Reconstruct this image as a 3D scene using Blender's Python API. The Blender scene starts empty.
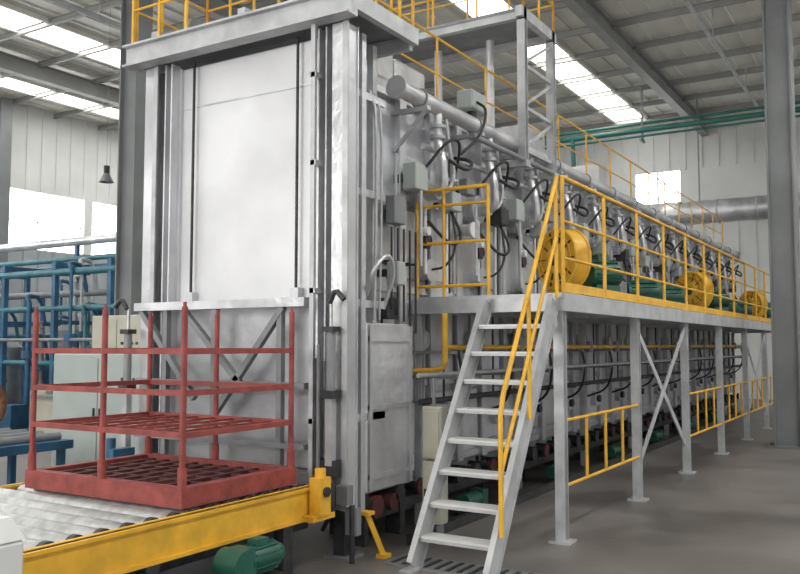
import bpy, math, random
from mathutils import Vector, Matrix
random.seed(4)
S = bpy.context.scene
S.view_settings.view_transform = 'Standard'
S.view_settings.look = 'None'

# ------------------------------------------------------------ materials
def mat(name, col, rough=0.5, metal=0.0, var=0.12, scale=4.0, bump=0.0, bscale=40.0, col2=None, detail=6.0, stretch=None, rvar=0.0):
    m = bpy.data.materials.new(name); m.use_nodes = True
    nt = m.node_tree; N = nt.nodes; L = nt.links
    b = N['Principled BSDF']
    tc = N.new('ShaderNodeTexCoord')
    nz = N.new('ShaderNodeTexNoise'); nz.inputs['Scale'].default_value = scale; nz.inputs['Detail'].default_value = detail
    mp = N.new('ShaderNodeMapping')
    if stretch: mp.inputs['Scale'].default_value = stretch
    L.new(tc.outputs['Object'], mp.inputs['Vector']); L.new(mp.outputs['Vector'], nz.inputs['Vector'])
    cr = N.new('ShaderNodeValToRGB')
    cr.color_ramp.elements[0].position = 0.35; cr.color_ramp.elements[1].position = 0.65
    c2 = col2 or tuple(min(1, c * (1 + var)) for c in col)
    c1 = tuple(c * (1 - var) for c in col)
    cr.color_ramp.elements[0].color = (*c1, 1); cr.color_ramp.elements[1].color = (*c2, 1)
    L.new(nz.outputs['Fac'], cr.inputs['Fac']); L.new(cr.outputs['Color'], b.inputs['Base Color'])
    b.inputs['Roughness'].default_value = rough; b.inputs['Metallic'].default_value = metal
    if rvar > 0:
        mr = N.new('ShaderNodeMapRange'); mr.inputs['From Min'].default_value = .3; mr.inputs['From Max'].default_value = .7
        mr.inputs['To Min'].default_value = rough-rvar; mr.inputs['To Max'].default_value = rough+rvar
        L.new(nz.outputs['Fac'], mr.inputs['Value']); L.new(mr.outputs['Result'], b.inputs['Roughness'])
    if bump > 0:
        n2 = N.new('ShaderNodeTexNoise'); n2.inputs['Scale'].default_value = bscale
        L.new(tc.outputs['Object'], n2.inputs['Vector'])
        bp = N.new('ShaderNodeBump'); bp.inputs['Strength'].default_value = bump; bp.inputs['Distance'].default_value = 0.02
        L.new(n2.outputs['Fac'], bp.inputs['Height']); L.new(bp.outputs['Normal'], b.inputs['Normal'])
    return m

def emis(name, col, st):
    m = bpy.data.materials.new(name); m.use_nodes = True
    b = m.node_tree.nodes['Principled BSDF']
    b.inputs['Base Color'].default_value = (*col, 1)
    b.inputs['Emission Color'].default_value = (*col, 1)
    b.inputs['Emission Strength'].default_value = st
    return m

SILVER = mat('aluminium_paint', (0.60, 0.605, 0.625), 0.38, 0.6, 0.22, 2.2, 0.5, 9, stretch=(1,1,.5), rvar=.08)
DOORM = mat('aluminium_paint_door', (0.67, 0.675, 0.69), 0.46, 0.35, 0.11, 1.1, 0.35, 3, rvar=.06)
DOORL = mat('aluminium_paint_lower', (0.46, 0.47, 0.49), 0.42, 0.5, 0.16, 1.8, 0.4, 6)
GREYP = mat('grey_steel_paint', (0.47, 0.48, 0.49), 0.45, 0.25, 0.15, 5)
GREYD = mat('grey_steel_dark', (0.23, 0.24, 0.25), 0.55, 0.2, 0.12, 5)  # darker grey steel for bracing, brackets and small parts
YEL = mat('yellow_paint', (0.76, 0.42, 0.035), 0.45, 0, 0.14, 6)
RED = mat('red_oxide_paint', (0.27, 0.055, 0.047), 0.6, 0, 0.25, 8, 0.2, 40)
REDD = mat('red_oxide_dark', (0.10, 0.03, 0.028), 0.7, 0, 0.25, 8)
GREEN = mat('motor_green', (0.015, 0.10, 0.07), 0.4, 0, 0.2, 6)
GPIPE = mat('pipe_green', (0.03, 0.15, 0.125), 0.45, 0, 0.15, 3)
BLUE = mat('blue_paint', (0.03, 0.115, 0.22), 0.5, 0, 0.25, 3)
TEAL = mat('teal_paint', (0.04, 0.16, 0.20), 0.5, 0, 0.25, 3)
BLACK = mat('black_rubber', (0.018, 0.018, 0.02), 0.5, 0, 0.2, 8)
DARK = mat('dark_steel', (0.05, 0.05, 0.053), 0.5, 0.4, 0.3, 10)
STEEL = mat('roller_steel', (0.46, 0.465, 0.46), 0.34, 0.7, 0.2, 12)
CAB = mat('cabinet_enamel', (0.38, 0.42, 0.405), 0.45, 0, 0.05, 3)
BEIGE = mat('beige_enamel', (0.46, 0.45, 0.37), 0.5, 0, 0.07, 4)
WHITE = mat('white_enamel', (0.70, 0.705, 0.70), 0.4, 0, 0.04, 4)
COPPER = mat('wire_coil', (0.30, 0.15, 0.08), 0.5, 0.4, 0.3, 10)
FLOORM = mat('concrete_floor', (0.150, 0.136, 0.128), 0.45, 0, 0.32, 0.9, 0.15, 14, detail=12, rvar=.1)
ROOF = mat('roof_sheet', (0.68, 0.67, 0.61), 0.6, 0.0, 0.05, 0.6)
WALLM = mat('wall_sheet', (0.68, 0.68, 0.67), 0.6, 0, 0.05, 0.8)
WALLG = mat('wall_lower_sheet', (0.38, 0.41, 0.43), 0.6, 0, 0.1, 0.8)
COLM = mat('column_paint', (0.20, 0.21, 0.215), 0.55, 0.1, 0.12, 1.5)
BEAMM = mat('roof_beam_paint', (0.29, 0.29, 0.28), 0.55, 0.1, 0.1, 1.5)
GLOW = emis('skylight_sheet', (1.0, 1.0, 0.96), 7)
WGLOW = emis('window_daylight', (0.98, 0.99, 1.0), 6)
WGLOW2 = emis('window_side_fill', (0.95, 0.97, 1.0), 1.3)  # glow of the unseen right-hand windows, lowered to tune the side light

# ------------------------------------------------------------ mesh builder
def V(*a): return Vector(a)
class B:
    def __init__(s, name): s.name = name; s.v = []; s.f = []; s.m = []; s.s = []; s.mats = []
    def mi(s, m):
        if m not in s.mats: s.mats.append(m)
        return s.mats.index(m)
    def add(s, vs, fs, m, smooth=False):
        o = len(s.v); s.v += [tuple(x) for x in vs]; k = s.mi(m)
        for f in fs:
            s.f.append(tuple(i + o for i in f)); s.m.append(k); s.s.append(smooth)
    def box(s, x0, x1, y0, y1, z0, z1, m):
        vs = [(x0,y0,z0),(x1,y0,z0),(x1,y1,z0),(x0,y1,z0),(x0,y0,z1),(x1,y0,z1),(x1,y1,z1),(x0,y1,z1)]
        s.add(vs, [(0,3,2,1),(4,5,6,7),(0,1,5,4),(1,2,6,5),(2,3,7,6),(3,0,4,7)], m)
    def bevbox(s, x0, x1, y0, y1, z0, z1, m, b=0.01):
        def loop(z, i):
            return [(x0+i,y0+b,z),(x0+b,y0+i,z),(x1-b,y0+i,z),(x1-i,y0+b,z),(x1-i,y1-b,z),(x1-b,y1-i,z),(x0+b,y1-i,z),(x0+i,y1-b,z)]
        vs = loop(z0, b*0.9) + loop(z0+b, 0) + loop(z1-b, 0) + loop(z1, b*0.9)
        fs = []
        for r in range(3):
            for k in range(8):
                a = r*8+k; c = r*8+(k+1) % 8
                fs.append((a, c, c+8, a+8))
        fs.append(tuple(reversed(range(8)))); fs.append(tuple(range(24, 32)))
        s.add(vs, fs, m)
    def beam(s, p, q, w, h, m, up=(0,0,1)):
        p = Vector(p); q = Vector(q); d = (q-p).normalized(); up = Vector(up)
        if abs(d.dot(up)) > 0.98: up = Vector((1,0,0))
        r = d.cross(up).normalized(); u = r.cross(d).normalized()
        vs = []
        for c in (p, q):
            for a, b in ((-1,-1),(1,-1),(1,1),(-1,1)):
                vs.append(c + r*(a*w/2) + u*(b*h/2))
        s.add(vs, [(0,1,2,3),(7,6,5,4),(0,4,5,1),(1,5,6,2),(2,6,7,3),(3,7,4,0)], m)
    def ibeam(s, p, q, w, h, m, t=0.015, up=(0,0,1)):
        p = Vector(p); q = Vector(q); d = (q-p).normalized(); up = Vector(up)
        if abs(d.dot(up)) > 0.98: up = Vector((1,0,0))
        r = d.cross(up).normalized(); u = r.cross(d).normalized()
        s.beam(p+u*(h/2-t/2), q+u*(h/2-t/2), w, t, m, up)
        s.beam(p-u*(h/2-t/2), q-u*(h/2-t/2), w, t, m, up)
        s.beam(p, q, t, h-2*t, m, up)
    def cyl(s, p, q, r, m, n=16, r2=None, cap=True):
        p = Vector(p); q = Vector(q); r2 = r if r2 is None else r2
        d = (q-p).normalized(); a = d.orthogonal().normalized(); b = d.cross(a)
        vs = [p+(a*math.cos(2*math.pi*i/n)+b*math.sin(2*math.pi*i/n))*r for i in range(n)]
        vs += [q+(a*math.cos(2*math.pi*i/n)+b*math.sin(2*math.pi*i/n))*r2 for i in range(n)]
        s.add(vs, [(i,(i+1)%n,(i+1)%n+n,i+n) for i in range(n)], m, True)
        if cap: s.add(vs, [tuple(reversed(range(n))), tuple(range(n,2*n))], m)
    def tube(s, pts, r, m, n=8, smooth=0):
        P = [Vector(x) for x in pts]
        for _ in range(smooth):
            Q = [P[0]]
            for i in range(len(P)-1):
                Q.append(P[i].lerp(P[i+1], .25)); Q.append(P[i].lerp(P[i+1], .75))
            Q.append(P[-1]); P = Q
        ref = None; vs = []
        for i, c in enumerate(P):
            t = (P[min(i+1,len(P)-1)]-P[max(i-1,0)]).normalized()
            if ref is None: ref = t.orthogonal().normalized()
            ref = (ref - t*ref.dot(t)).normalized()
            b = t.cross(ref)
            vs += [c+(ref*math.cos(2*math.pi*k/n)+b*math.sin(2*math.pi*k/n))*r for k in range(n)]
        fs = []
        for i in range(len(P)-1):
            for k in range(n):
                fs.append((i*n+k, i*n+(k+1)%n, (i+1)*n+(k+1)%n, (i+1)*n+k))
        s.add(vs, fs, m, True)
        s.add(vs, [tuple(reversed(range(n))), tuple(range(len(vs)-n, len(vs)))], m)
    def ring(s, c, ax, R, r, m, n=24, k=6):
        c = Vector(c); ax = Vector(ax).normalized(); a = ax.orthogonal().normalized(); b = ax.cross(a)
        vs = []
        for i in range(n):
            t = 2*math.pi*i/n; d = a*math.cos(t)+b*math.sin(t)
            for j in range(k):
                u = 2*math.pi*j/k
                vs.append(c + d*(R+r*math.cos(u)) + ax*(r*math.sin(u)))
        s.add(vs, [(i*k+j, i*k+(j+1)%k, ((i+1)%n)*k+(j+1)%k, ((i+1)%n)*k+j) for i in range(n) for j in range(k)], m, True)
    def mesh(s):
        me = bpy.data.meshes.new(s.name); me.from_pydata(s.v, [], s.f)
        for m in s.mats: me.materials.append(m)
        me.polygons.foreach_set('material_index', s.m); me.polygons.foreach_set('use_smooth', s.s)
        me.update(); return me
    def build(s, parent=None, loc=None):
        me = s.mesh(); o = bpy.data.objects.new(s.name, me)
        S.collection.objects.link(o)
        if parent: o.parent = parent
        if loc: o.location = loc
        return o
def empty(name, loc=(0,0,0)):
    e = bpy.data.objects.new(name, None); e.empty_display_size = 0.2; S.collection.objects.link(e); return e

HZ = 8.6
XF, YL, YR, XB = 27.0, 22.0, -9.0, -7.0
# ------------------------------------------------------------ room shell
b = B('floor'); b.box(XB, XF+.2, YR-.2, YL+.2, -0.2, 0, FLOORM); b.build()
b = B('ceiling'); b.box(XB, XF+.2, YR-.2, YL+.2, HZ, HZ+.15, ROOF)
y = YR
while y < YL:
    b.box(XB, XF, y, y+.05, HZ-.035, HZ, ROOF); y += 0.45
b.build()
b = B('wall_left')
b.box(XB, XF, YL, YL+.2, 0, 4.4, WALLG); b.box(XB, XF, YL, YL+.2, 6.1, HZ, WALLM)
x = XB
while x < XF:
    b.box(x, x+.06, YL-.04, YL, 0, 4.4, WALLG); b.box(x, x+.06, YL-.04, YL, 6.1, HZ, WALLM); x += 0.5
x = XB
while x < XF:
    b.box(x, x+.3, YL-.1, YL+.2, 4.4, 6.1, WALLM); x += 6
b.build()
b = B('window_1'); b.box(XB, XF, YL+.1, YL+.14, 4.4, 6.1, WGLOW)
x = XB
while x < XF:
    b.box(x-.015, x+.015, YL+.06, YL+.1, 4.4, 6.1, WHITE); x += 1.5
b.box(XB, XF, YL+.06, YL+.1, 5.2, 5.24, WHITE); b.build()
b = B('wall_far')
b.box(XF, XF+.2, YR, YL, 0, 6.1, WALLM); b.box(XF, XF+.2, YR, YL, 7.1, HZ, WALLM)
b.box(XF, XF+.2, YR, -2, 6.1, 7.1, WALLM); b.box(XF, XF+.2, -1, 6.2, 6.1, 7.1, WALLM); b.box(XF, XF+.2, 7.6, YL, 6.1, 7.1, WALLM)
y = YR
while y < YL:
    b.box(XF-.04, XF, y, y+.06, 0, 6.1, WALLM); b.box(XF-.04, XF, y, y+.06, 7.1, HZ, WALLM); y += .5
b.build()
b = B('window_2'); b.box(XF+.08, XF+.12, 6.2, 7.6, 6.1, 7.1, WGLOW); b.box(XF+.02, XF+.08, 6.87, 6.93, 6.1, 7.1, WHITE); b.build()
b = B('window_3'); b.box(XF+.08, XF+.12, -2, -1, 6.1, 7.1, WGLOW); b.box(XF+.02, XF+.08, -1.53, -1.47, 6.1, 7.1, WHITE); b.build()
b = B('wall_right'); b.box(XB, XF, YR-.2, YR, 0, 2.5, WALLM); b.box(XB, XF, YR-.2, YR, 5.5, HZ, WALLM); b.build()
b = B('window_4'); b.box(XB, XF, YR-.14, YR-.1, 2.5, 5.5, WGLOW2)  # unseen glowing band, added as side light for the hall
x = XB
while x < XF:
    b.box(x-.03, x+.03, YR-.1, YR-.02, 2.5, 5.5, GREYP); x += 1.5
b.build()
k = 5
for (yy, w) in ((7.3, .9), (16.2, 1.0), (20.2, .8), (-2.0, .9)):  # last strip lies out of view, added to light the hall
    b = B('window_%d' % k); k += 1
    b.box(XB+1, XF-1.2, yy-w/2, yy+w/2, HZ-.06, HZ-.04, GLOW)
    b.beam((XB+1, yy-w/2-.04, HZ-.06), (XF-1.2, yy-w/2-.04, HZ-.06), .08, .1, ROOF)
    b.beam((XB+1, yy+w/2+.04, HZ-.06), (XF-1.2, yy+w/2+.04, HZ-.06), .08, .1, ROOF)
    b.build()
b = B('trim_1')
for yy in (5.4, 11.6, 18.2, -1.0):
    b.ibeam((XB, yy, HZ-.32), (XF, yy, HZ-.32), .22, .4, BEAMM, .025)
x = XB + .5
while x < XF:
    b.ibeam((x, YR, HZ-.12), (x, YL, HZ-.12), .08, .14, BEAMM, .012); x += 1.6
b.build()
b = B('trim_2')
b.cyl((XB, 12.6, 7.6), (XF, 12.6, 7.6), .05, GREYP); b.cyl((XB, 3.4, 7.9), (XF, 3.4, 7.9), .04, GREYP)
for xx in range(-6, 27, 4):
    b.cyl((xx, 12.6, 7.6), (xx, 12.6, HZ), .012, GREYP, 6); b.cyl((xx, 3.4, 7.9), (xx, 3.4, HZ), .012, GREYP, 6)
b.build()
b = B('trench_cover')
b.box(5.3, 5.62, -1.5, 3.4, 0, .012, GREYD)
y = -1.45
while y < 3.35:
    b.box(5.34, 5.58, y, y+.03, .012, .018, DARK); y += .09
b.build()

def column(x, y, w, d):
    b = B('steel_column')
    t = .03
    b.box(x-w/2, x+w/2, y-d/2, y-d/2+t, .04, HZ-.12, COLM); b.box(x-w/2, x+w/2, y+d/2-t, y+d/2, .04, HZ-.12, COLM)
    b.box(x-w/2+.08, x-w/2+.10, y-d/2+t, y+d/2-t, .04, HZ-.12, COLM)
    b.box(x+w/2-.10, x+w/2-.08, y-d/2+t, y+d/2-t, .04, HZ-.12, COLM)
    b.box(x-w/2-.08, x+w/2+.08, y-d/2-.08, y+d/2+.08, 0, .04, COLM)
    for sx in (-1, 1):
        for sy in (-1, 1): b.cyl((x+sx*(w/2+.04), y+sy*(d/2+.04), .04), (x+sx*(w/2+.04), y+sy*(d/2+.04), .08), .02, DARK, 6)
    b.build()
column(10, 11.6, .35, .42); column(14.6, 1.76, .42, .40); column(22.5, 11.6, .35, .42); column(20, 21.6, .35, .3); column(14, 21.6, .35, .3)

# ------------------------------------------------------------ furnace
F = empty('industrial_furnace')
b = B('body')
X0, X1 = 5.9, 22.0
YW, YB = 4.0, 5.9
b.box(X0, X1, YW, YB, .45, 3.9, SILVER)
b.box(5.45, X0, 3.92, 5.8, .45, 3.98, SILVER)
x = X0
while x <= X1:
    b.box(x-.03, x+.03, YW-.07, YW, .45, 3.9, SILVER)
    b.box(x-.055, x+.055, YW-.085, YW-.07, .45, 3.9, SILVER)
    b.box(x-.04, x+.04, YW-.08, YB+.0, 3.9, 3.96, SILVER)
    x += .55
for zz in (.5, 1.25, 2.1, 2.95, 3.85):
    b.box(X0, X1, YW-.05, YW, zz-.03, zz+.03, SILVER)
x = X0 + .1
while x <= X1:
    b.ibeam((x, YW+.08, 0), (x, YW+.08, .45), .14, .14, DARK, .02); b.ibeam((x, YB-.1, 0), (x, YB-.1, .45), .14, .14, DARK, .02); x += 1.1
b.ibeam((X0, YW+.05, .40), (X1, YW+.05, .40), .1, .1, GREYD)
x = X0 + .275
i = 0
while x < X1:
    b.bevbox(x-.2, x+.2, YW-.045, YW, 1.32, 2.0, SILVER, .02)
    b.bevbox(x-.2, x+.2, YW-.045, YW, .6, 1.16, SILVER, .02)
    b.bevbox(x-.2, x+.2, YW-.045, YW, 2.2, 2.85, SILVER, .02)
    if i % 2 == 0:
        b.cyl((x, YW-.12, .85), (x, YW-.04, .85), .1, SILVER, 16); b.cyl((x, YW-.16, .85), (x, YW-.12, .85), .05, DARK, 10)
    else:
        b.cyl((x, YW-.14, 1.65), (x, YW-.04, 1.65), .08, SILVER, 16); b.ring((x, YW-.14, 1.65), (0,1,0), .08, .015, GREYP, 16)
    b.cyl((x+.12, YW-.1, 2.1), (x+.12, YW-.1, 3.3), .014, (GREYP, DARK)[i % 2], 8)
    b.cyl((x-.14, YW-.12, 1.1), (x-.14, YW-.12, 1.95), .012, (DARK, GREYD)[i % 2], 8)
    x += .55; i += 1
b.build(F)
b = B('roller_drive')
x = X0 + .25; i = 0
while x < X1:
    b.cyl((x, 3.78, .36), (x, 4.05, .36), .04, DARK, 12)
    b.cyl((x, 3.76, .36), (x, 3.79, .36), .075, REDD if i % 4 == 1 else DARK, 16)
    if i % 6 == 3:
        b.cyl((x-.16, 3.66, .14), (x+.12, 3.66, .14), .075, GREEN, 14); b.box(x-.12, x+.1, 3.59, 3.73, 0, .08, DARK)
        b.box(x+.12, x+.24, 3.59, 3.73, 0, .22, GREEN)
    x += .366; i += 1
b.beam((X0, 3.84, .25), (X1, 3.84, .25), .05, .08, DARK)
b.beam((X0, 3.52, .04), (X1, 3.52, .04), .06, .08, DARK)
b.box(X0, X1, 4.3, 4.32, .0, .45, BLACK)  # black sheet standing in for the dark under the furnace
b.build(F)
b = B('front_lower_housing')
b.bevbox(5.62, 6.32, 3.76, 3.98, .42, 1.78, SILVER, .015)
for zz in (.55, 1.1, 1.65): b.box(5.64, 6.30, 3.74, 3.76, zz-.02, zz+.02, SILVER)
for xx in (5.66, 6.28): b.box(xx-.02, xx+.02, 3.735, 3.76, .44, 1.76, SILVER)
b.box(5.66, 5.72, 3.8, 3.95, 0, .42, DARK); b.box(6.2, 6.28, 3.8, 3.95, 0, .42, DARK)
b.cyl((5.8, 3.76, .3), (5.8, 3.9, .3), .09, REDD, 16); b.cyl((6.05, 3.76, .3), (6.05, 3.9, .3), .07, REDD, 16); b.beam((5.6, 3.84, .22), (6.4, 3.84, .22), .06, .06, DARK)
b.build(F)

b = B('door_frame')
ZT = 4.12
def chan(bb, x0, x1, y0, y1, z0, z1, m):
    bb.box(x0, x1, y0, y0+.015, z0, z1, m); bb.box(x0, x1, y1-.015, y1, z0, z1, m); bb.box(x1-.015, x1, y0+.015, y1-.015, z0, z1, m)
for (y0, y1) in ((5.80, 5.95), (3.70, 3.84)):
    b.box(5.25, 5.265, y0, y1, .36, ZT, SILVER); b.box(5.40, 5.415, y0, y1, .36, ZT, SILVER)
    ym = y0+.02 if y0 < 4 else y1-.02
    b.box(5.265, 5.40, ym-.008, ym+.008, .36, ZT, SILVER)
    b.box(5.27, 5.39, y0+.02, y1-.02, 0, .36, DARK); b.box(5.22, 5.44, y0-.04, y1+.04, 0, .02, GREYD)
    b.box(5.235, 5.25, y0-.02, y0+.03, .36, ZT, GREYP)
chan(b, 5.26, 5.36, 3.90, 3.99, .3, ZT, SILVER); chan(b, 5.26, 5.36, 5.62, 5.71, .3, ZT, SILVER)
b.box(5.36, 5.38, 5.71, 5.80, .4, ZT, SILVER); b.box(5.36, 5.38, 3.84, 3.90, .4, ZT, SILVER)
b.box(5.52, 5.58, 3.74, 3.80, .3, ZT, SILVER)
b.box(5.80, 5.86, 3.82, 3.88, .42, ZT, GREYP)
for zz in (1.0, 1.9, 2.8, 3.6): b.box(5.4, 5.9, 3.76, 3.79, zz, zz+.06, SILVER)
b.box(5.17, 5.2, 3.95, 3.99, .5, ZT, GREYP)
for zz in (1.0, 2.0, 3.0, 3.7): b.box(5.17, 5.26, 3.94, 4.0, zz, zz+.04, SILVER)
b.box(5.13, 5.22, 3.58, 6.08, 4.14, 4.30, GREYP); b.box(5.08, 5.22, 3.58, 6.08, 4.30, 4.32, GREYP); b.box(5.08, 5.22, 3.58, 6.08, 4.12, 4.14, GREYP)
b.box(5.22, 6.15, 3.58, 3.64, 4.18, 4.32, GREYP); b.box(5.22, 6.15, 6.02, 6.08, 4.14, 4.32, GREYP)
b.box(6.09, 6.15, 3.64, 6.02, 4.14, 4.32, GREYP); b.box(5.22, 6.09, 3.64, 6.02, 4.26, 4.29, GREYD)
b.box(5.14, 5.24, 4.02, 5.92, 1.90, 1.97, SILVER)
b.beam((5.18, 5.86, 1.9), (5.18, 5.2, 1.15), .05, .05, GREYD); b.beam((5.18, 4.25, 1.9), (5.18, 5.0, 1.0), .05, .05, GREYD)
b.beam((5.18, 5.35, 1.9), (5.18, 4.7, 1.3), .05, .05, GREYD)
b.box(5.15, 5.21, 4.02, 5.9, 1.26, 1.31, GREYD); b.box(5.15, 5.21, 4.02, 5.9, .80, .84, GREYD)
for yy in (4.28, 4.98, 5.55): b.box(5.16, 5.21, yy-.025, yy+.025, .62, 1.9, GREYD)
b.build(F)
b = B('lift_door')
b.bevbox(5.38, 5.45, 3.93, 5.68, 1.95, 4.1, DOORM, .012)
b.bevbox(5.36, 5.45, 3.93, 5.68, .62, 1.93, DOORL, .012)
b.box(5.372, 5.38, 3.97, 5.64, 3.72, 3.732, SILVER)
b.box(5.355, 5.38, 3.93, 5.68, 1.93, 1.98, SILVER)
for yy in (3.97, 5.60): b.box(5.35, 5.38, yy, yy+.04, 1.95, 4.1, SILVER)
for yy in (4.25, 5.42):
    z = 1.98
    while z < 4.1:
        b.box(5.325, 5.34, yy-.010, yy+.010, z, z+.03, DARK); b.box(5.32, 5.345, yy-.005, yy+.005, z+.028, z+.045, DARK); z += .042
    b.box(5.31, 5.38, yy-.04, yy+.04, 1.97, 2.06, SILVER)
b.build(F)
b = B('door_lift_gear')
for yy in (4.25, 5.42):
    b.cyl((5.32, yy-.03, 4.42), (5.32, yy+.03, 4.42), .09, GREYD, 18)
b.cyl((5.32, 3.8, 4.42), (5.32, 5.9, 4.42), .025, DARK, 10)
for yy in (3.8, 4.8, 5.85): b.box(5.25, 5.4, yy-.04, yy+.04, 4.32, 4.46, GREYP)
b.build(F)
b = B('door_clamp')
for (yy, s_) in ((3.78, -1), (6.02, 1)):
    b.cyl((5.17, yy, 1.25), (5.17, yy, 1.70), .035, GREYD, 14); b.cyl((5.17, yy, 1.70), (5.17, yy, 1.95), .014, STEEL, 8)
    b.box(5.12, 5.22, yy-.06, yy+.06, 1.2, 1.26, DARK); b.box(5.12, 5.22, yy-.05, yy+.05, 1.70, 1.74, DARK)
    b.tube([(5.15, yy, 1.92), (5.14, yy+.06*s_, 2.02), (5.14, yy+.14*s_, 1.94)], .022, DARK, 8, 1)
    b.box(5.14, 5.2, yy-.03, yy+.03, .7, 1.2, GREYP)
b.cyl((5.15, 3.88, .55), (5.15, 3.88, 1.6), .016, GREYD, 8); b.cyl((5.18, 3.93, .62), (5.18, 3.93, 1.5), .018, DARK, 8)
b.box(5.15, 5.22, 3.72, 3.90, .62, .74, DARK)
b.tube([(5.2, 3.80, .7), (5.2, 3.72, .5), (5.22, 3.8, .35), (5.24, 3.9, .2)], .018, BLACK, 8, 2)
b.box(5.16, 5.24, 3.62, 3.72, .42, .56, GREYD); b.box(5.2, 5.26, 3.56, 3.66, .2, .4, GREYD); b.cyl((5.2, 3.6, .0), (5.2, 3.6, .42), .02, DARK, 8)
b.build(F)
def rail(bb, p, q, h, m=YEL, n=3, rails=(1.0, .66, .34), r=.018, toe=False):
    p = Vector(p); q = Vector(q)
    for i in range(n+1):
        c = p.lerp(q, i/n); bb.cyl(c, c+V(0,0,h), r, m, 8)
    for k in rails: bb.cyl(p+V(0,0,h*k), q+V(0,0,h*k), r*(1 if k == 1.0 else .8), m, 8)
    if toe: bb.beam(p+V(0,0,.05), q+V(0,0,.05), .01, .08, m)
b = B('top_railing')
rail(b, (5.2, 6.03, 4.32), (6.1, 6.03, 4.32), 1.0, n=3, r=.015); rail(b, (6.1, 5.1, 4.32), (6.1, 6.03, 4.32), 1.0, n=3, r=.015)
rail(b, (5.16, 5.35, 4.32), (5.16, 6.03, 4.32), 1.0, n=2, r=.015)
rail(b, (5.9, 3.62, 4.32), (6.12, 3.62, 4.32), 1.0, n=1, r=.015)
rail(b, (6.2, 4.05, 3.96), (22, 4.05, 3.96), .75, n=14, r=.013, rails=(1.0, .5))
rail(b, (6.2, 5.85, 3.96), (22, 5.85, 3.96), .95, n=14, r=.013, rails=(1.0, .5))
b.build(F)
b = B('upper_portal')
for xx in (8.5, 9.35):
    for yy in (3.62, 5.8):
        b.ibeam((xx, yy, 3.6), (xx, yy, 5.2), .09, .09, GREYP, .014)
    b.box(xx-.04, xx+.04, 3.58, 6.0, 5.22, 5.34, GREYP)
for yy in (3.62, 5.8):
    b.box(8.4, 9.45, yy-.04, yy+.04, 5.22, 5.34, GREYP)
    for i in range(3):
        z0 = 3.75 + i*.48
        b.beam((8.5, yy, z0), (9.35, yy, z0+.45), .03, .03, GREYP); b.beam((8.5, yy, z0), (9.35, yy, z0), .03, .04, GREYP)
b.box(8.45, 9.4, 3.62, 5.98, 5.3, 5.33, GREYD)
for xx in (8.5, 9.35): b.box(xx-.06, xx+.06, 3.56, 4.1, 3.55, 3.62, GREYP)
rail(b, (8.5, 3.6, 5.34), (9.4, 3.6, 5.34), 1.0, n=2, r=.015); rail(b, (8.5, 3.6, 5.34), (8.5, 5.9, 5.34), 1.0, n=4, r=.015); rail(b, (9.4, 3.6, 5.34), (9.4, 5.9, 5.34), 1.0, n=4, r=.015)
for yy in (4.2, 4.9, 5.5): b.cyl((8.9, yy, 3.9), (8.9, yy, 5.2), .05, SILVER, 12)
b.bevbox(7.1, 7.7, 4.4, 5.2, 3.96, 4.5, SILVER, .02); b.bevbox(6.5, 6.9, 4.3, 5.1, 3.96, 4.6, GREYP, .02)
b.box(10.5, 11.1, 4.4, 5.4, 3.96, 4.6, SILVER); b.box(13.5, 14.1, 4.4, 5.4, 3.96, 4.6, SILVER)
b.build(F)

b = B('exhaust_header_pipe')
b.cyl((6.02, 3.72, 3.80), (22, 3.72, 3.80), .075, SILVER, 20)
b.cyl((6.0, 3.72, 3.80), (6.03, 3.72, 3.80), .10, GREYP, 20)
b.cyl((7.2, 3.60, 3.62), (22, 3.60, 3.62), .03, GREYD, 12)
b.cyl((6.6, 3.80, 3.42), (22, 3.80, 3.42), .03, SILVER, 12)
b.bevbox(7.3, 7.62, 3.64, 3.82, 3.93, 4.12, CAB, .015); b.cyl((7.46, 3.73, 3.85), (7.46, 3.73, 3.94), .05, DARK, 12)
b.tube([(7.4, 3.64, 4.0), (7.35, 3.5, 3.9), (7.2, 3.5, 3.6), (7.0, 3.62, 3.4)], .014, BLACK, 8, 2)
x = 6.4
while x < 22:
    b.box(x-.03, x+.03, 3.62, 4.0, 3.68, 3.72, GREYP); b.ring((x, 3.72, 3.80), (1,0,0), .08, .012, GREYD, 20); b.beam((x, 3.98, 3.35), (x, 3.64, 3.7), .03, .03, GREYP); x += 1.1
b.build(F)

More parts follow.
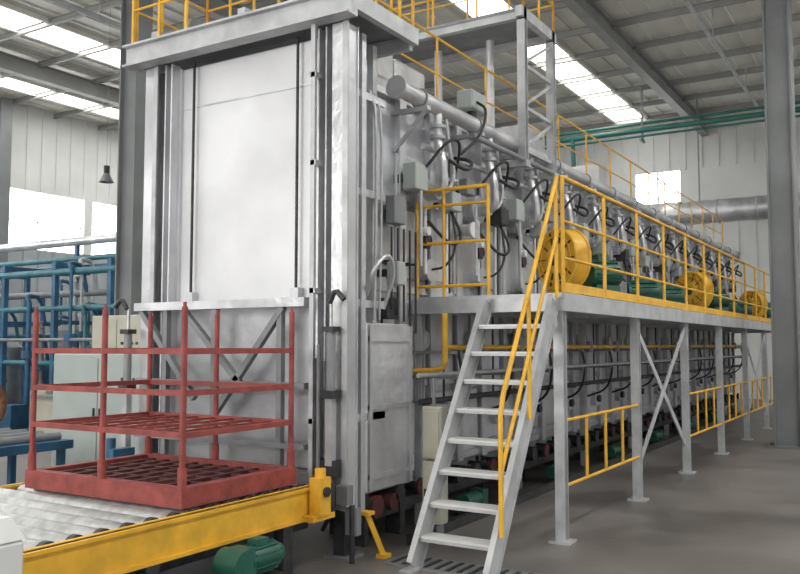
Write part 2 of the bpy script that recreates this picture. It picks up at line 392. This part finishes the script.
def burner(var):
    b = B('burner_mesh')
    b.cyl((0, 4.0, 3.0), (0, 3.86, 3.0), .12, SILVER, 20); b.cyl((0, 3.86, 3.0), (0, 3.83, 3.0), .15, GREYP, 20)
    b.cyl((0, 3.83, 3.0), (0, 3.70, 3.0), .07, SILVER, 16)
    b.tube([(.02, 3.72, 3.75), (.02, 3.72, 3.45), (-.02, 3.64, 3.25), (0, 3.64, 3.0), (0, 3.74, 3.0)], .042, SILVER, 12, 2)
    b.cyl((.02, 3.72, 3.5), (.02, 3.72, 3.53), .075, GREYP, 16); b.cyl((.02, 3.72, 3.60), (.02, 3.72, 3.63), .075, GREYP, 16)
    b.tube([(.18, 3.72, 3.72), (.18, 3.68, 3.4), (.24, 3.66, 3.2), (.12, 3.66, 3.02), (.04, 3.74, 3.0)], .02, GREYP, 10, 2)
    if var:
        b.bevbox(-.38, -.16, 3.72, 3.86, 2.98, 3.22, CAB, .01); b.box(-.3, -.22, 3.86, 4.0, 3.06, 3.14, DARK)
    else:
        b.bevbox(-.40, -.22, 3.76, 3.86, 3.1, 3.26, GREYD, .01); b.box(-.34, -.28, 3.86, 4.0, 3.14, 3.2, DARK)
        b.cyl((-.3, 3.76, 2.75), (-.3, 4.0, 2.75), .06, SILVER, 14); b.cyl((-.3, 3.74, 2.75), (-.3, 3.76, 2.75), .08, WHITE, 16)
    b.bevbox(.2, .38, 3.66, 3.82, 2.86, 3.04, CAB if var else DARK, .01); b.box(.27, .31, 3.82, 4.0, 2.92, 2.96, DARK)
    b.cyl((.28, 3.74, 3.04), (.28, 3.74, 3.14), .05, DARK, 12); b.cyl((.28, 3.74, 3.14), (.28, 3.74, 3.17), .08, SILVER, 16)
    b.tube([(.28, 3.72, 2.86), (.3, 3.6, 2.6), (.1, 3.62, 2.5), (.05, 3.8, 2.7), (.02, 3.9, 2.85)], .016, BLACK, 8, 2)
    b.tube([(-.2, 3.72, 3.2), (-.1, 3.55, 3.45), (.15, 3.55, 3.5), (.3, 3.66, 3.3), (.28, 3.72, 3.12)], .014, BLACK, 8, 2)
    b.tube([(.05, 3.62, 3.3), (.2, 3.50, 3.2), (.42, 3.55, 3.35), (.45, 3.8, 3.42)], .018, BLACK, 8, 2)
    b.cyl((-.26, 3.74, 2.3), (-.26, 3.74, 2.98), .016, GREYP, 8); b.cyl((-.05, 3.82, 2.25), (-.05, 3.82, 2.8), .022, SILVER, 8)
    b.tube([(-.05, 3.82, 2.78), (-.05, 3.82, 2.88), (-.03, 3.95, 2.92)], .022, SILVER, 8, 1)
    b.ring((-.05, 3.78, 2.55), (0,1,0), .055, .01, REDD, 16); b.cyl((-.05, 3.8, 2.48), (-.05, 3.8, 2.62), .035, DARK, 10)
    b.cyl((.12, 3.86, 2.3), (.12, 4.0, 2.3), .09, SILVER, 16); b.cyl((.12, 3.84, 2.3), (.12, 3.86, 2.3), .11, GREYP, 16)
    b.cyl((-.18, 3.7, 2.62), (-.18, 3.76, 2.62), .04, WHITE, 12); b.cyl((-.18, 3.76, 2.62), (-.05, 3.82, 2.62), .01, GREYD, 6)
    b.tube([(.12, 3.86, 2.3), (.14, 3.7, 2.32), (.2, 3.62, 2.5), (.28, 3.7, 2.8)], .012, DARK, 6, 2)
    b.cyl((.40, 3.84, 2.1), (.40, 3.84, 3.4), .02, SILVER, 8); b.cyl((.46, 3.84, 2.1), (.46, 3.84, 3.4), .012, DARK, 8)
    return b.mesh()
ms = (burner(0), burner(1))
for i in range(14):
    o = bpy.data.objects.new('burner_%d' % (i+1), ms[(i+1) % 2]); S.collection.objects.link(o); o.location = (6.72 + 1.1*i, 0, 0); o.parent = F

b = B('gas_pipe')
b.cyl((6.55, 3.55, 1.58), (21.8, 3.55, 1.58), .024, YEL, 12)
b.cyl((6.55, 3.55, 1.44), (6.55, 3.55, 1.88), .028, YEL, 10); b.tube([(6.55, 3.55, 1.46), (6.55, 3.57, 1.38), (6.55, 3.96, 1.36)], .024, YEL, 10, 1)
b.cyl((6.0, 3.50, 1.35), (21.8, 3.50, 1.35), .02, GREYP, 10); b.cyl((6.2, 3.6, 1.12), (21.8, 3.6, 1.12), .025, DARK, 10)
x = 6.6
while x < 21.8:
    b.box(x-.02, x+.02, 3.46, 4.0, 1.52, 1.55, GREYD); b.box(x-.02, x+.02, 3.46, 4.0, 1.3, 1.33, GREYD); b.box(x-.02, x+.02, 3.56, 4.0, 1.08, 1.1, GREYD)
    b.tube([(x+.2, 3.55, 1.55), (x+.2, 3.5, 1.3), (x+.25, 3.6, 1.0), (x+.3, 3.9, .9)], .014, BLACK, 6, 2)
    b.cyl((x+.5, 3.55, 1.51), (x+.5, 3.55, 1.65), .045, GREYD, 10)
    x += 1.1
b.build(F)
b = B('side_instrument_piping')
for (xx, r) in ((5.7, .014), (5.78, .01)):
    b.tube([(xx, 3.74, 1.8), (xx, 3.72, 2.6), (xx, 3.72, 3.5), (xx+.02, 3.8, 3.7)], r, GREYP, 8, 1)
b.tube([(5.62, 3.76, 2.0), (5.5, 3.62, 2.2), (5.7, 3.6, 2.35), (5.9, 3.66, 2.2), (5.9, 3.78, 1.9)], .018, SILVER, 8, 2)
b.bevbox(5.95, 6.07, 3.66, 3.78, 2.1, 2.3, CAB, .01); b.box(5.98, 6.04, 3.78, 4.0, 2.18, 2.24, DARK)
for i in range(5):
    b.cyl((6.0+.1*i, 3.76, 1.9-.05*i), (6.0+.1*i, 3.76, 2.6), .01, DARK, 6); b.box(5.99+.1*i, 6.01+.1*i, 3.76, 4.0, 2.3, 2.32, DARK)
b.bevbox(6.12, 6.30, 3.80, 3.9, 2.65, 2.9, GREYD, .01); b.box(6.2, 6.26, 3.9, 4.0, 2.7, 2.8, DARK)
b.bevbox(5.98, 6.16, 3.78, 3.88, 1.82, 2.0, DARK, .01)
b.build(F)

# ------------------------------------------------------------ platform
Pm = empty('access_platform')
XP = 6.6; SP = 2.18; YP = 2.5; ZP = 2.03
b = B('deck')
XE = XP + SP*7
b.box(XP, XE, YP, 3.9, ZP-.03, ZP, GREYP)
b.box(XP-.02, XE, YP-.05, YP, ZP-.15, ZP, GREYP); b.box(XP-.03, XP+.02, YP, 3.9, ZP-.15, ZP-.03, GREYP)
b.box(XP, XE, 3.8, 3.86, ZP-.13, ZP-.03, GREYP)
for i in range(8):
    x = XP + SP*i + .04
    b.ibeam((x, YP+.02, 0.02), (x, YP+.02, ZP-.14), .085, .085, GREYP, .012)
    b.box(x-.09, x+.09, YP-.07, YP+.11, 0, .02, GREYP)
    b.ibeam((x, 3.86, .0), (x, 3.86, ZP-.14), .07, .07, GREYP, .012)
    b.box(x-.03, x+.03, YP, 3.86, ZP-.14, ZP-.03, GREYP)
for i in (1, 4, 6):
    x = XP + SP*i + .04; x2 = x + SP
    b.beam((x, YP+.01, .35), (x2, YP+.01, ZP-.2), .075, .014, GREYP, (0,1,0)); b.beam((x, YP+.03, ZP-.2), (x2, YP+.03, .35), .075, .014, GREYP, (0,1,0))
b.build(Pm)
b = B('guard_rail')
rail(b, (XP+.03, YP-.02, ZP), (XE, YP-.02, ZP), .97, n=14, toe=True, r=.018, rails=(1.0, .62, .3))
rail(b, (XP+.03, 3.16, ZP), (XP+.03, 3.88, ZP), .97, n=1, r=.018, rails=(1.0, .85, .5, .1))
b.cyl((XP+.03, 3.6, ZP), (XP+.03, 3.6, ZP+.97), .014, YEL, 8)
for i in range(0, 7):
    if i in (1,): continue
    x = XP + SP*i + .08; x2 = x + SP - .08
    for zz in (.98, .45): b.cyl((x, YP, zz), (x2, YP, zz), .015, YEL, 8)
    for k in range(1, 4):
        xx = x + (x2-x)*k/4; b.cyl((xx, YP, .45), (xx, YP, .98), .015, YEL, 8)
b.build(Pm)

b = B('steel_staircase')
xb, zb, xt, zt = 5.30, 0.0, 6.54, 1.99
YS = 3.13
for yy in (2.53, YS):
    b.beam((xb, yy, zb+.02), (xt, yy, zt-.02), .012, .16, GREYP)
    d = (Vector((xt,0,zt))-Vector((xb,0,zb))).normalized(); u = Vector((-d.z, 0, d.x))
    for s_ in (-1, 1):
        o_ = u*(.08*s_)
        b.beam(Vector((xb, yy, zb+.02))+o_, Vector((xt, yy, zt-.02))+o_, .045, .01, GREYP)
    b.box(xb-.12, xb+.1, yy-.05, yy+.05, .0, .015, GREYP)
n = 9
for i in range(1, n):
    t = i/n; x = xb+(xt-xb)*t; z = zb+(zt-zb)*t
    b.box(x-.08, x+.09, 2.54, YS-.01, z-.012, z, WHITE); b.box(x-.08, x-.07, 2.54, YS-.01, z-.035, z-.012, GREYP); b.box(x+.08, x+.09, 2.54, YS-.01, z-.035, z-.012, GREYP)
yy = 2.49
def st(t, h): return Vector((xb+(xt-xb)*t, yy, zb+(zt-zb)*t+h))
b.tube([st(.08, .12), st(.08, .95), st(.12, 1.02), st(1.0, 1.0)], .018, YEL, 10)
b.cyl(st(.08, .55), st(1.0, .55), .015, YEL, 10)
for t in (.5, .97): b.cyl(st(t, .05), st(t, 1.0), .016, YEL, 10)
b.build()

# ------------------------------------------------------------ blowers
b = B('circulation_blower')
b.cyl((-.09, 0, .46), (.09, 0, .46), .31, YEL, 36)
for xs in (-.09, .09): b.ring((xs, 0, .46), (1,0,0), .31, .018, YEL, 36)
b.cyl((-.12, 0, .46), (-.09, 0, .46), .13, YEL, 28, r2=.18)
b.ring((-.10, 0, .46), (1,0,0), .24, .012, YEL, 30); b.cyl((-.13, 0, .46), (-.11, 0, .46), .07, DARK, 16)
for k in range(10):
    a = k*math.pi/5
    b.beam((-.102, math.cos(a)*.13, .46+math.sin(a)*.13), (-.102, math.cos(a)*.29, .46+math.sin(a)*.29), .01, .015, DARK, (1,0,0))
b.box(-.12, .75, -.18, .18, 0, .06, DARK); b.box(-.08, .08, -.16, .16, .05, .2, YEL)
b.cyl((.09, 0, .40), (.30, 0, .40), .04, STEEL, 12)
b.cyl((.30, 0, .32), (.68, 0, .32), .145, GREEN, 24); b.cyl((.68, 0, .32), (.74, 0, .32), .13, GREEN, 24, r2=.1)
for k in range(14):
    a = k*math.pi/7; b.beam((.34, math.cos(a)*.15, .32+math.sin(a)*.15), (.66, math.cos(a)*.15, .32+math.sin(a)*.15), .012, .03, GREEN, (0, math.cos(a), math.sin(a)))
b.box(.42, .58, -.06, .06, .46, .53, GREEN); b.box(.34, .66, -.13, .13, .06, .2, GREEN)
me = b.mesh()
for i, xx in enumerate((8.35, 14.4, 20.2)):
    o = bpy.data.objects.new('circulation_blower', me); S.collection.objects.link(o); o.location = (xx, 3.12, ZP); o.rotation_euler = (0, 0, math.radians(-30))
b = B('electric_motor')
b.cyl((-.2, 0, .26), (.2, 0, .26), .15, GREEN, 24); b.cyl((.2, 0, .26), (.26, 0, .26), .13, GREEN, 24, r2=.1); b.cyl((-.34, 0, .26), (-.2, 0, .26), .03, STEEL, 10)
for k in range(14):
    a = k*math.pi/7; b.beam((-.16, math.cos(a)*.155, .26+math.sin(a)*.155), (.16, math.cos(a)*.155, .26+math.sin(a)*.155), .012, .03, GREEN, (0, math.cos(a), math.sin(a)))
b.box(-.16, .16, -.14, .14, .04, .14, GREEN); b.box(-.3, .24, -.17, .17, 0, .04, DARK); b.box(-.08, .08, -.06, .06, .4, .48, GREEN); b.box(-.36, -.22, -.12, .12, .04, .4, GREYD)
me = b.mesh()
for xx in (11.2, 12.6, 16.6, 18.2):
    o = bpy.data.objects.new('electric_motor', me); S.collection.objects.link(o); o.location = (xx, 3.1, ZP); o.rotation_euler = (0, 0, math.radians(-60))

# ------------------------------------------------------------ conveyor
b = B('roller_conveyor')
CX0, CX1 = .6, 5.06
for yy in (3.74, 5.60):
    b.box(CX0, CX1, yy, yy+.03, .36, .59, YEL); b.box(CX0, CX1, yy-.02, yy+.07, .57, .59, YEL); b.box(CX0, CX1, yy-.02, yy+.07, .36, .38, YEL)
x = CX0 + .1
while x < CX1 - .05:
    b.cyl((x, 3.86, .535), (x, 5.56, .535), .058, STEEL, 18); b.cyl((x, 3.76, .535), (x, 5.62, .535), .022, DARK, 8)
    b.cyl((x, 3.82, .535), (x, 3.86, .535), .065, DARK, 16)
    x += .175
for xx in (.9, 2.2, 3.4, 4.6):
    for yy in (3.755, 5.62):
        b.box(xx-.05, xx+.05, yy-.04, yy+.05, .02, .36, DARK); b.box(xx-.09, xx+.09, yy-.08, yy+.09, 0, .02, DARK)
    b.box(xx-.03, xx+.03, 3.8, 5.6, .2, .27, GREYD)
b.box(CX0, CX1, 3.9, 3.93, .25, .36, DARK)
b.box(CX0, CX1, 3.95, 5.5, .40, .42, DARK)
b.box(4.84, 4.96, 3.62, 3.72, .40, .66, YEL); b.cyl((4.9, 3.67, .66), (4.9, 3.67, .72), .04, YEL, 14); b.cyl((4.9, 3.6, .56), (4.9, 3.62, .56), .035, DARK, 14)
b.box(4.78, 5.04, 3.64, 3.74, .36, .40, YEL); b.box(4.98, 5.04, 3.64, 3.72, .4, .6, DARK)
b.box(4.99, 5.06, 3.77, 5.6, .42, .46, YEL)
b.build()
b = B('drive_motor')
b.cyl((3.92, 3.5, .30), (4.18, 3.5, .30), .085, GREEN, 22); b.cyl((4.18, 3.5, .30), (4.24, 3.5, .30), .075, GREEN, 22, r2=.055)
for k in range(14):
    a = k*math.pi/7; b.beam((3.94, 3.5+math.cos(a)*.088, .30+math.sin(a)*.088), (4.16, 3.5+math.cos(a)*.088, .30+math.sin(a)*.088), .008, .018, GREEN, (0, math.cos(a), math.sin(a)))
b.box(3.99, 4.09, 3.46, 3.54, .37, .42, GREEN)
b.cyl((3.85, 3.42, .29), (3.85, 3.6, .29), .1, GREEN, 18); b.box(3.86, 3.94, 3.43, 3.57, .2, .39, GREEN); b.box(3.76, 4.2, 3.42, 3.6, .15, .19, DARK)
b.box(3.8, 3.86, 3.46, 3.58, 0, .15, DARK); b.box(4.1, 4.16, 3.46, 3.58, 0, .15, DARK)
b.build()
b = B('foot_pedal')
b.beam((5.47, 3.50, .02), (5.36, 3.58, .34), .025, .04, YEL); b.box(5.31, 5.40, 3.53, 3.61, .33, .355, YEL); b.box(5.43, 5.52, 3.46, 3.54, 0, .03, YEL)
b.build()

# ------------------------------------------------------------ red rack
b = B('steel_loading_rack')
rx0, rx1, ry0, ry1 = 3.79, 4.85, 3.9, 5.38
ym = (ry0+ry1)/2
b.box(rx0-.03, rx1+.03, ry0-.03, ry0+.05, .597, .72, RED); b.box(rx0-.03, rx1+.03, ry1-.05, ry1+.03, .597, .72, RED)
b.box(rx0-.03, rx0+.05, ry0+.05, ry1-.05, .597, .72, RED); b.box(rx1-.05, rx1+.03, ry0+.05, ry1-.05, .597, .72, RED)
for i in range(9):
    yy = ry0+.05+(ry1-ry0-.1)*(i+.5)/9; b.box(rx0+.05, rx1-.05, yy-.02, yy+.02, .63, .70, REDD)
for i in range(5):
    xx = rx0+.05+(rx1-rx0-.1)*(i+.5)/5; b.box(xx-.015, xx+.015, ry0+.05, ry1-.05, .64, .695, REDD)
for xx in (rx0, rx1):
    for yy in (ry0, ym, ry1):
        b.cyl((xx, yy, .72), (xx, yy, 1.84), .02, RED, 12); b.cyl((xx, yy, 1.84), (xx, yy, 1.87), .012, RED, 10)
        b.cyl((xx, yy, .72), (xx, yy, .84), .029, RED, 12)
for zz in (1.04, 1.30, 1.56):
    for yy in (ry0, ry1): b.beam((rx0, yy, zz), (rx1, yy, zz), .03, .036, RED)
    for xx in (rx0, rx1): b.beam((xx, ry0, zz), (xx, ry1, zz), .03, .036, RED)
    if zz < 1.2:
        for i in range(1, 8):
            yy = ry0+(ry1-ry0)*i/8; b.beam((rx0, yy, zz), (rx1, yy, zz), .016, .016, RED)
        for i in range(1, 4):
            xx = rx0+(rx1-rx0)*i/4; b.beam((xx, ry0, zz-.01), (xx, ry1, zz-.01), .02, .02, RED)
b.build()

# ------------------------------------------------------------ cabinets etc.
def cabinet(x0, x1, y0, y1, h, m=CAB, z0=0.0):
    b = B('control_cabinet')
    b.box(x0+.02, x1-.02, y0+.02, y1-.02, z0, z0+.08, DARK); b.bevbox(x0, x1, y0, y1, z0+.08, z0+h, m, .012)
    ym = (y0+y1)/2
    b.box(x0-.012, x0, y0+.03, ym-.01, z0+.13, z0+h-.05, m); b.box(x0-.012, x0, ym+.01, y1-.03, z0+.13, z0+h-.05, m)
    b.box(x0-.03, x0-.012, ym+.04, ym+.06, z0+h*.5, z0+h*.6, DARK); b.box(x0-.03, x0-.012, ym-.06, ym-.04, z0+h*.5, z0+h*.6, DARK)
    for i in range(4): b.cyl((x0-.03, y0+.12+.09*i, z0+h*.82), (x0-.012, y0+.12+.09*i, z0+h*.82), .018, (RED, GREEN, YEL, DARK)[i], 10)
    for i in range(5): b.box(x0+.05, x1-.05, y0-.006, y0, z0+.25+.03*i, z0+.262+.03*i, DARK)
    b.build()
cabinet(6.3, 6.8, 7.0, 8.6, 1.5)
cabinet(7.3, 7.8, 8.2, 9.2, 1.98, BEIGE)
b = B('electrical_box')
b.bevbox(6.02, 6.14, 3.30, 3.48, .16, .66, BEIGE, .01); b.bevbox(6.02, 6.14, 3.30, 3.48, .68, 1.10, BEIGE, .01)
b.box(6.01, 6.02, 3.32, 3.46, .2, .62, BEIGE); b.box(6.01, 6.02, 3.32, 3.46, .72, 1.06, BEIGE); b.box(6.0, 6.01, 3.43, 3.45, .38, .44, DARK)
b.box(6.05, 6.1, 3.32, 3.36, 0, .17, GREYD); b.box(6.05, 6.1, 3.42, 3.46, 0, .17, GREYD)
b.cyl((6.08, 3.4, 1.1), (6.08, 3.4, 1.33), .015, GREYD, 8)
b.build()
b = B('junction_box')
b.bevbox(1.7, 2.0, 2.86, 3.25, .5, .88, WHITE, .015)
b.add([(1.7,2.86,.88),(2.0,2.86,.88),(2.0,3.25,.88),(1.7,3.25,.88),(1.7,2.95,.95),(2.0,2.95,.95),(2.0,3.25,.95),(1.7,3.25,.95)], [(0,1,5,4),(1,2,6,5),(2,3,7,6),(3,0,4,7),(4,5,6,7)], WHITE)
b.box(1.8, 1.9, 3.0, 3.1, .02, .5, WHITE); b.box(1.72, 1.98, 2.9, 3.2, 0, .02, GREYD)
for i in range(3): b.cyl((1.75+.08*i, 2.84, .75), (1.75+.08*i, 2.86, .75), .015, (RED, GREEN, DARK)[i], 10)
b.build()
b = B('hydraulic_pump')
b.cyl((4.95, 5.86, .5), (4.95, 6.16, .5), .1, BLUE, 20); b.box(4.85, 5.08, 5.80, 5.88, .36, .72, BLUE); b.box(4.82, 5.1, 5.8, 6.2, .32, .4, BLUE)
b.box(4.85, 4.9, 5.84, 6.16, 0, .32, BLUE); b.box(5.02, 5.07, 5.84, 6.16, 0, .32, BLUE); b.cyl((4.95, 5.95, .6), (4.95, 5.95, .8), .04, BLUE, 12)
b.build()
b = B('blue_workbench')
b.box(4.3, 5.3, 6.9, 8.6, .62, .70, BLUE)
for xx in (4.35, 5.2):
    for yy in (6.95, 7.7, 8.5): b.box(xx-.03, xx+.03, yy-.03, yy+.03, 0, .62, BLUE)
b.box(4.35, 5.2, 6.93, 6.97, .25, .31, BLUE); b.box(4.33, 4.37, 6.95, 8.5, .25, .31, BLUE)
for i in range(6): b.cyl((4.35, 7.05+.26*i, .73), (5.25, 7.05+.26*i, .73), .04, GREYD, 12)
b.build()
random.seed(11)
b = B('process_pipework')
x0, x1, y0, y1 = 10.4, 12.0, 12.6, 20.0
for yy in (12.6, 14.2, 15.8, 17.4, 19.8):
    for xx in (x0, x1):
        b.box(xx-.05, xx+.05, yy-.05, yy+.05, 0, 3.2, BLUE)
    b.box(x0, x1, yy-.04, yy+.04, 2.0, 2.08, BLUE); b.box(x0, x1, yy-.04, yy+.04, 3.1, 3.2, BLUE)
for (xx, zz, r, m) in ((x0, 1.25, .05, TEAL), (x0, 2.3, .06, TEAL), (x1, 1.8, .06, BLUE), (x0, 3.0, .07, TEAL), (x1, 3.2, .06, GREYP), (11.2, 2.65, .07, GREYD), (x0-.15, 1.7, .035, GREYD)):
    b.cyl((xx, y0-.2, zz), (xx, y1, zz), r, m, 12)
for i in range(34):
    yy = 12.75 + .21*i; xx = random.choice((10.3, 10.7, 11.2, 11.8)); h = random.uniform(1.2, 3.4)
    m = random.choice((BLUE, TEAL, GREYD, DARK, GREYP, TEAL)); b.cyl((xx, yy, 0), (xx, yy, h), random.choice((.03, .05, .07)), m, 10)
    b.cyl((xx, yy, h*.55), (xx, yy, h*.55+.14), .12, random.choice((BLUE, DARK, RED, TEAL)), 12)
    b.tube([(xx, yy, h), (xx, yy+.1, h+.15), (xx+.4, yy+.2, h+.12), (xx+.5, yy+.2, h-.4)], .04, m, 8, 1)
for i in range(7):
    yy = 12.9+1.02*i; h = 1.2+.35*(i % 3); m = (GREYD, TEAL, GREYD, BLUE)[i % 4]
    b.cyl((11.3, yy, 0), (11.3, yy, h), .30, m, 18); b.cyl((11.3, yy, h), (11.3, yy, h+.18), .30, m, 18, r2=.08)
    b.box(9.9, 10.25, yy-.2, yy+.25, 0, .45+.3*(i % 2), (DARK, BEIGE, BLUE)[i % 3])
for (xx, zz, r, m) in ((12.4, 3.55, .06, TEAL), (12.4, 3.95, .10, SILVER), (12.7, 3.4, .05, BLUE)):
    b.cyl((xx, 9.5, zz), (xx, 21.7, zz), r, m, 14)
for yy in (12.6, 16.2, 20): b.box(11.95, 12.75, yy-.04, yy+.04, 3.2, 3.34, BLUE); b.box(12.36, 12.44, yy-.04, yy+.04, 0, 3.9, BLUE)
b.build()
b = B('wire_coil')
for i in range(4):
    b.ring((8.8, 14.0+.18*i, .55), (0,1,0), .42, .09, COPPER, 28, 8)
b.box(8.5, 9.1, 13.9, 14.7, 0, .05, DARK)
b.build()
b = B('storage_bin'); b.box(9.1, 9.7, 11.9, 12.9, .1, .7, BEIGE); b.box(9.05, 9.75, 11.85, 12.95, .7, .75, GREYD)
for xx in (9.15, 9.65):
    for yy in (12.0, 12.8): b.cyl((xx, yy-.03, .06), (xx, yy+.03, .06), .06, DARK, 12)
b.build()

def lamp(x, y, z):
    b = B('pendant_lamp')
    b.cyl((x, y, z+.3), (x, y, HZ), .004, GREYD, 6); b.cyl((x, y, z+.16), (x, y, z+.34), .06, DARK, 14)
    b.cyl((x, y, z), (x, y, z+.18), .15, GREYD, 20, r2=.06, cap=False); b.cyl((x, y, z+.03), (x, y, z+.14), .05, WHITE, 12)
    b.build()
lamp(11.5, 14.15, 4.95)

b = B('overhead_green_pipe')
for (zz, r, dx) in ((7.25, .07, 0), (7.45, .04, .1), (7.08, .03, -.05)):
    b.cyl((22+dx, -8.8, zz), (22+dx, 9, zz), r, GPIPE, 14)
for yy in (-6, -2, 2, 6):
    b.beam((22.05, yy, 6.95), (22.05, yy, HZ-.14), .05, .05, GREYD); b.box(21.85, 22.2, yy-.03, yy+.03, 6.94, 7.0, GREYD)
b.tube([(22, 7.9, 7.25), (22, 7.9, 7.0), (22.1, 7.9, 6.0), (22.1, 7.9, 0)], .06, GPIPE, 12, 1)
b.build()
b = B('ventilation_duct')
b.cyl((24, -8.8, 5.25), (24, 5.4, 5.25), .32, SILVER, 24)
b.tube([(24, 5.4, 5.25), (24, 5.9, 5.25), (24, 6.1, 5.0), (24, 6.1, 4.4), (24, 6.1, 3.0)], .3, SILVER, 20, 2)
for i in range(15): b.ring((24, -8.5+i, 5.25), (0,1,0), .325, .02, GREYP, 24)
for yy in (-6, -2, 2, 5): b.cyl((24, yy, 5.5), (24, yy, HZ-.1), .02, GREYD, 8)
b.cyl((24, 6.1, 0), (24, 6.1, 3.0), .3, SILVER, 20)
b.build()
b = B('machine_tool')
b.bevbox(24.6, 25.6, -1.2, .6, .1, 1.5, TEAL, .04); b.bevbox(24.8, 25.4, -.6, .2, 1.5, 2.3, GREYD, .04); b.box(24.5, 25.7, -1.3, .7, 0, .1, DARK)
b.cyl((24.7, .0, 1.55), (24.5, .0, 1.55), .2, YEL, 16)
b.build()

# ------------------------------------------------------------ light
w = bpy.data.worlds.new('World'); S.world = w; w.use_nodes = True
bg = w.node_tree.nodes['Background']; bg.inputs[0].default_value = (.98, .98, .97, 1); bg.inputs[1].default_value = 1.0
def area(name, loc, rot, sx, sy, e, col=(1,1,1)):
    l = bpy.data.lights.new(name, 'AREA'); l.shape = 'RECTANGLE'; l.size = sx; l.size_y = sy; l.energy = e; l.color = col
    o = bpy.data.objects.new(name, l); S.collection.objects.link(o); o.location = loc; o.rotation_euler = rot
    return o
area('fill_rear', (-6.5, 7, 4.2), (0, math.radians(-82), 0), 4, 6, 650, (1, .98, .94))  # added lamp behind the camera, brightens the furnace front; no gate built there
area('fill_overhead', (9, -1.5, 8.3), (0, 0, 0), 12, 1.2, 500, (1, .99, .95))  # added lamp near the unseen roof strip, brightens the hall from above

cam = bpy.data.cameras.new('camera'); cam.lens = 843/800*36; cam.sensor_width = 36; cam.clip_end = 200
co = bpy.data.objects.new('camera', cam); S.collection.objects.link(co)
co.location = (0, 0, 1.6); co.rotation_euler = (math.radians(93.94), 0, math.radians(-58.5))
S.camera = co
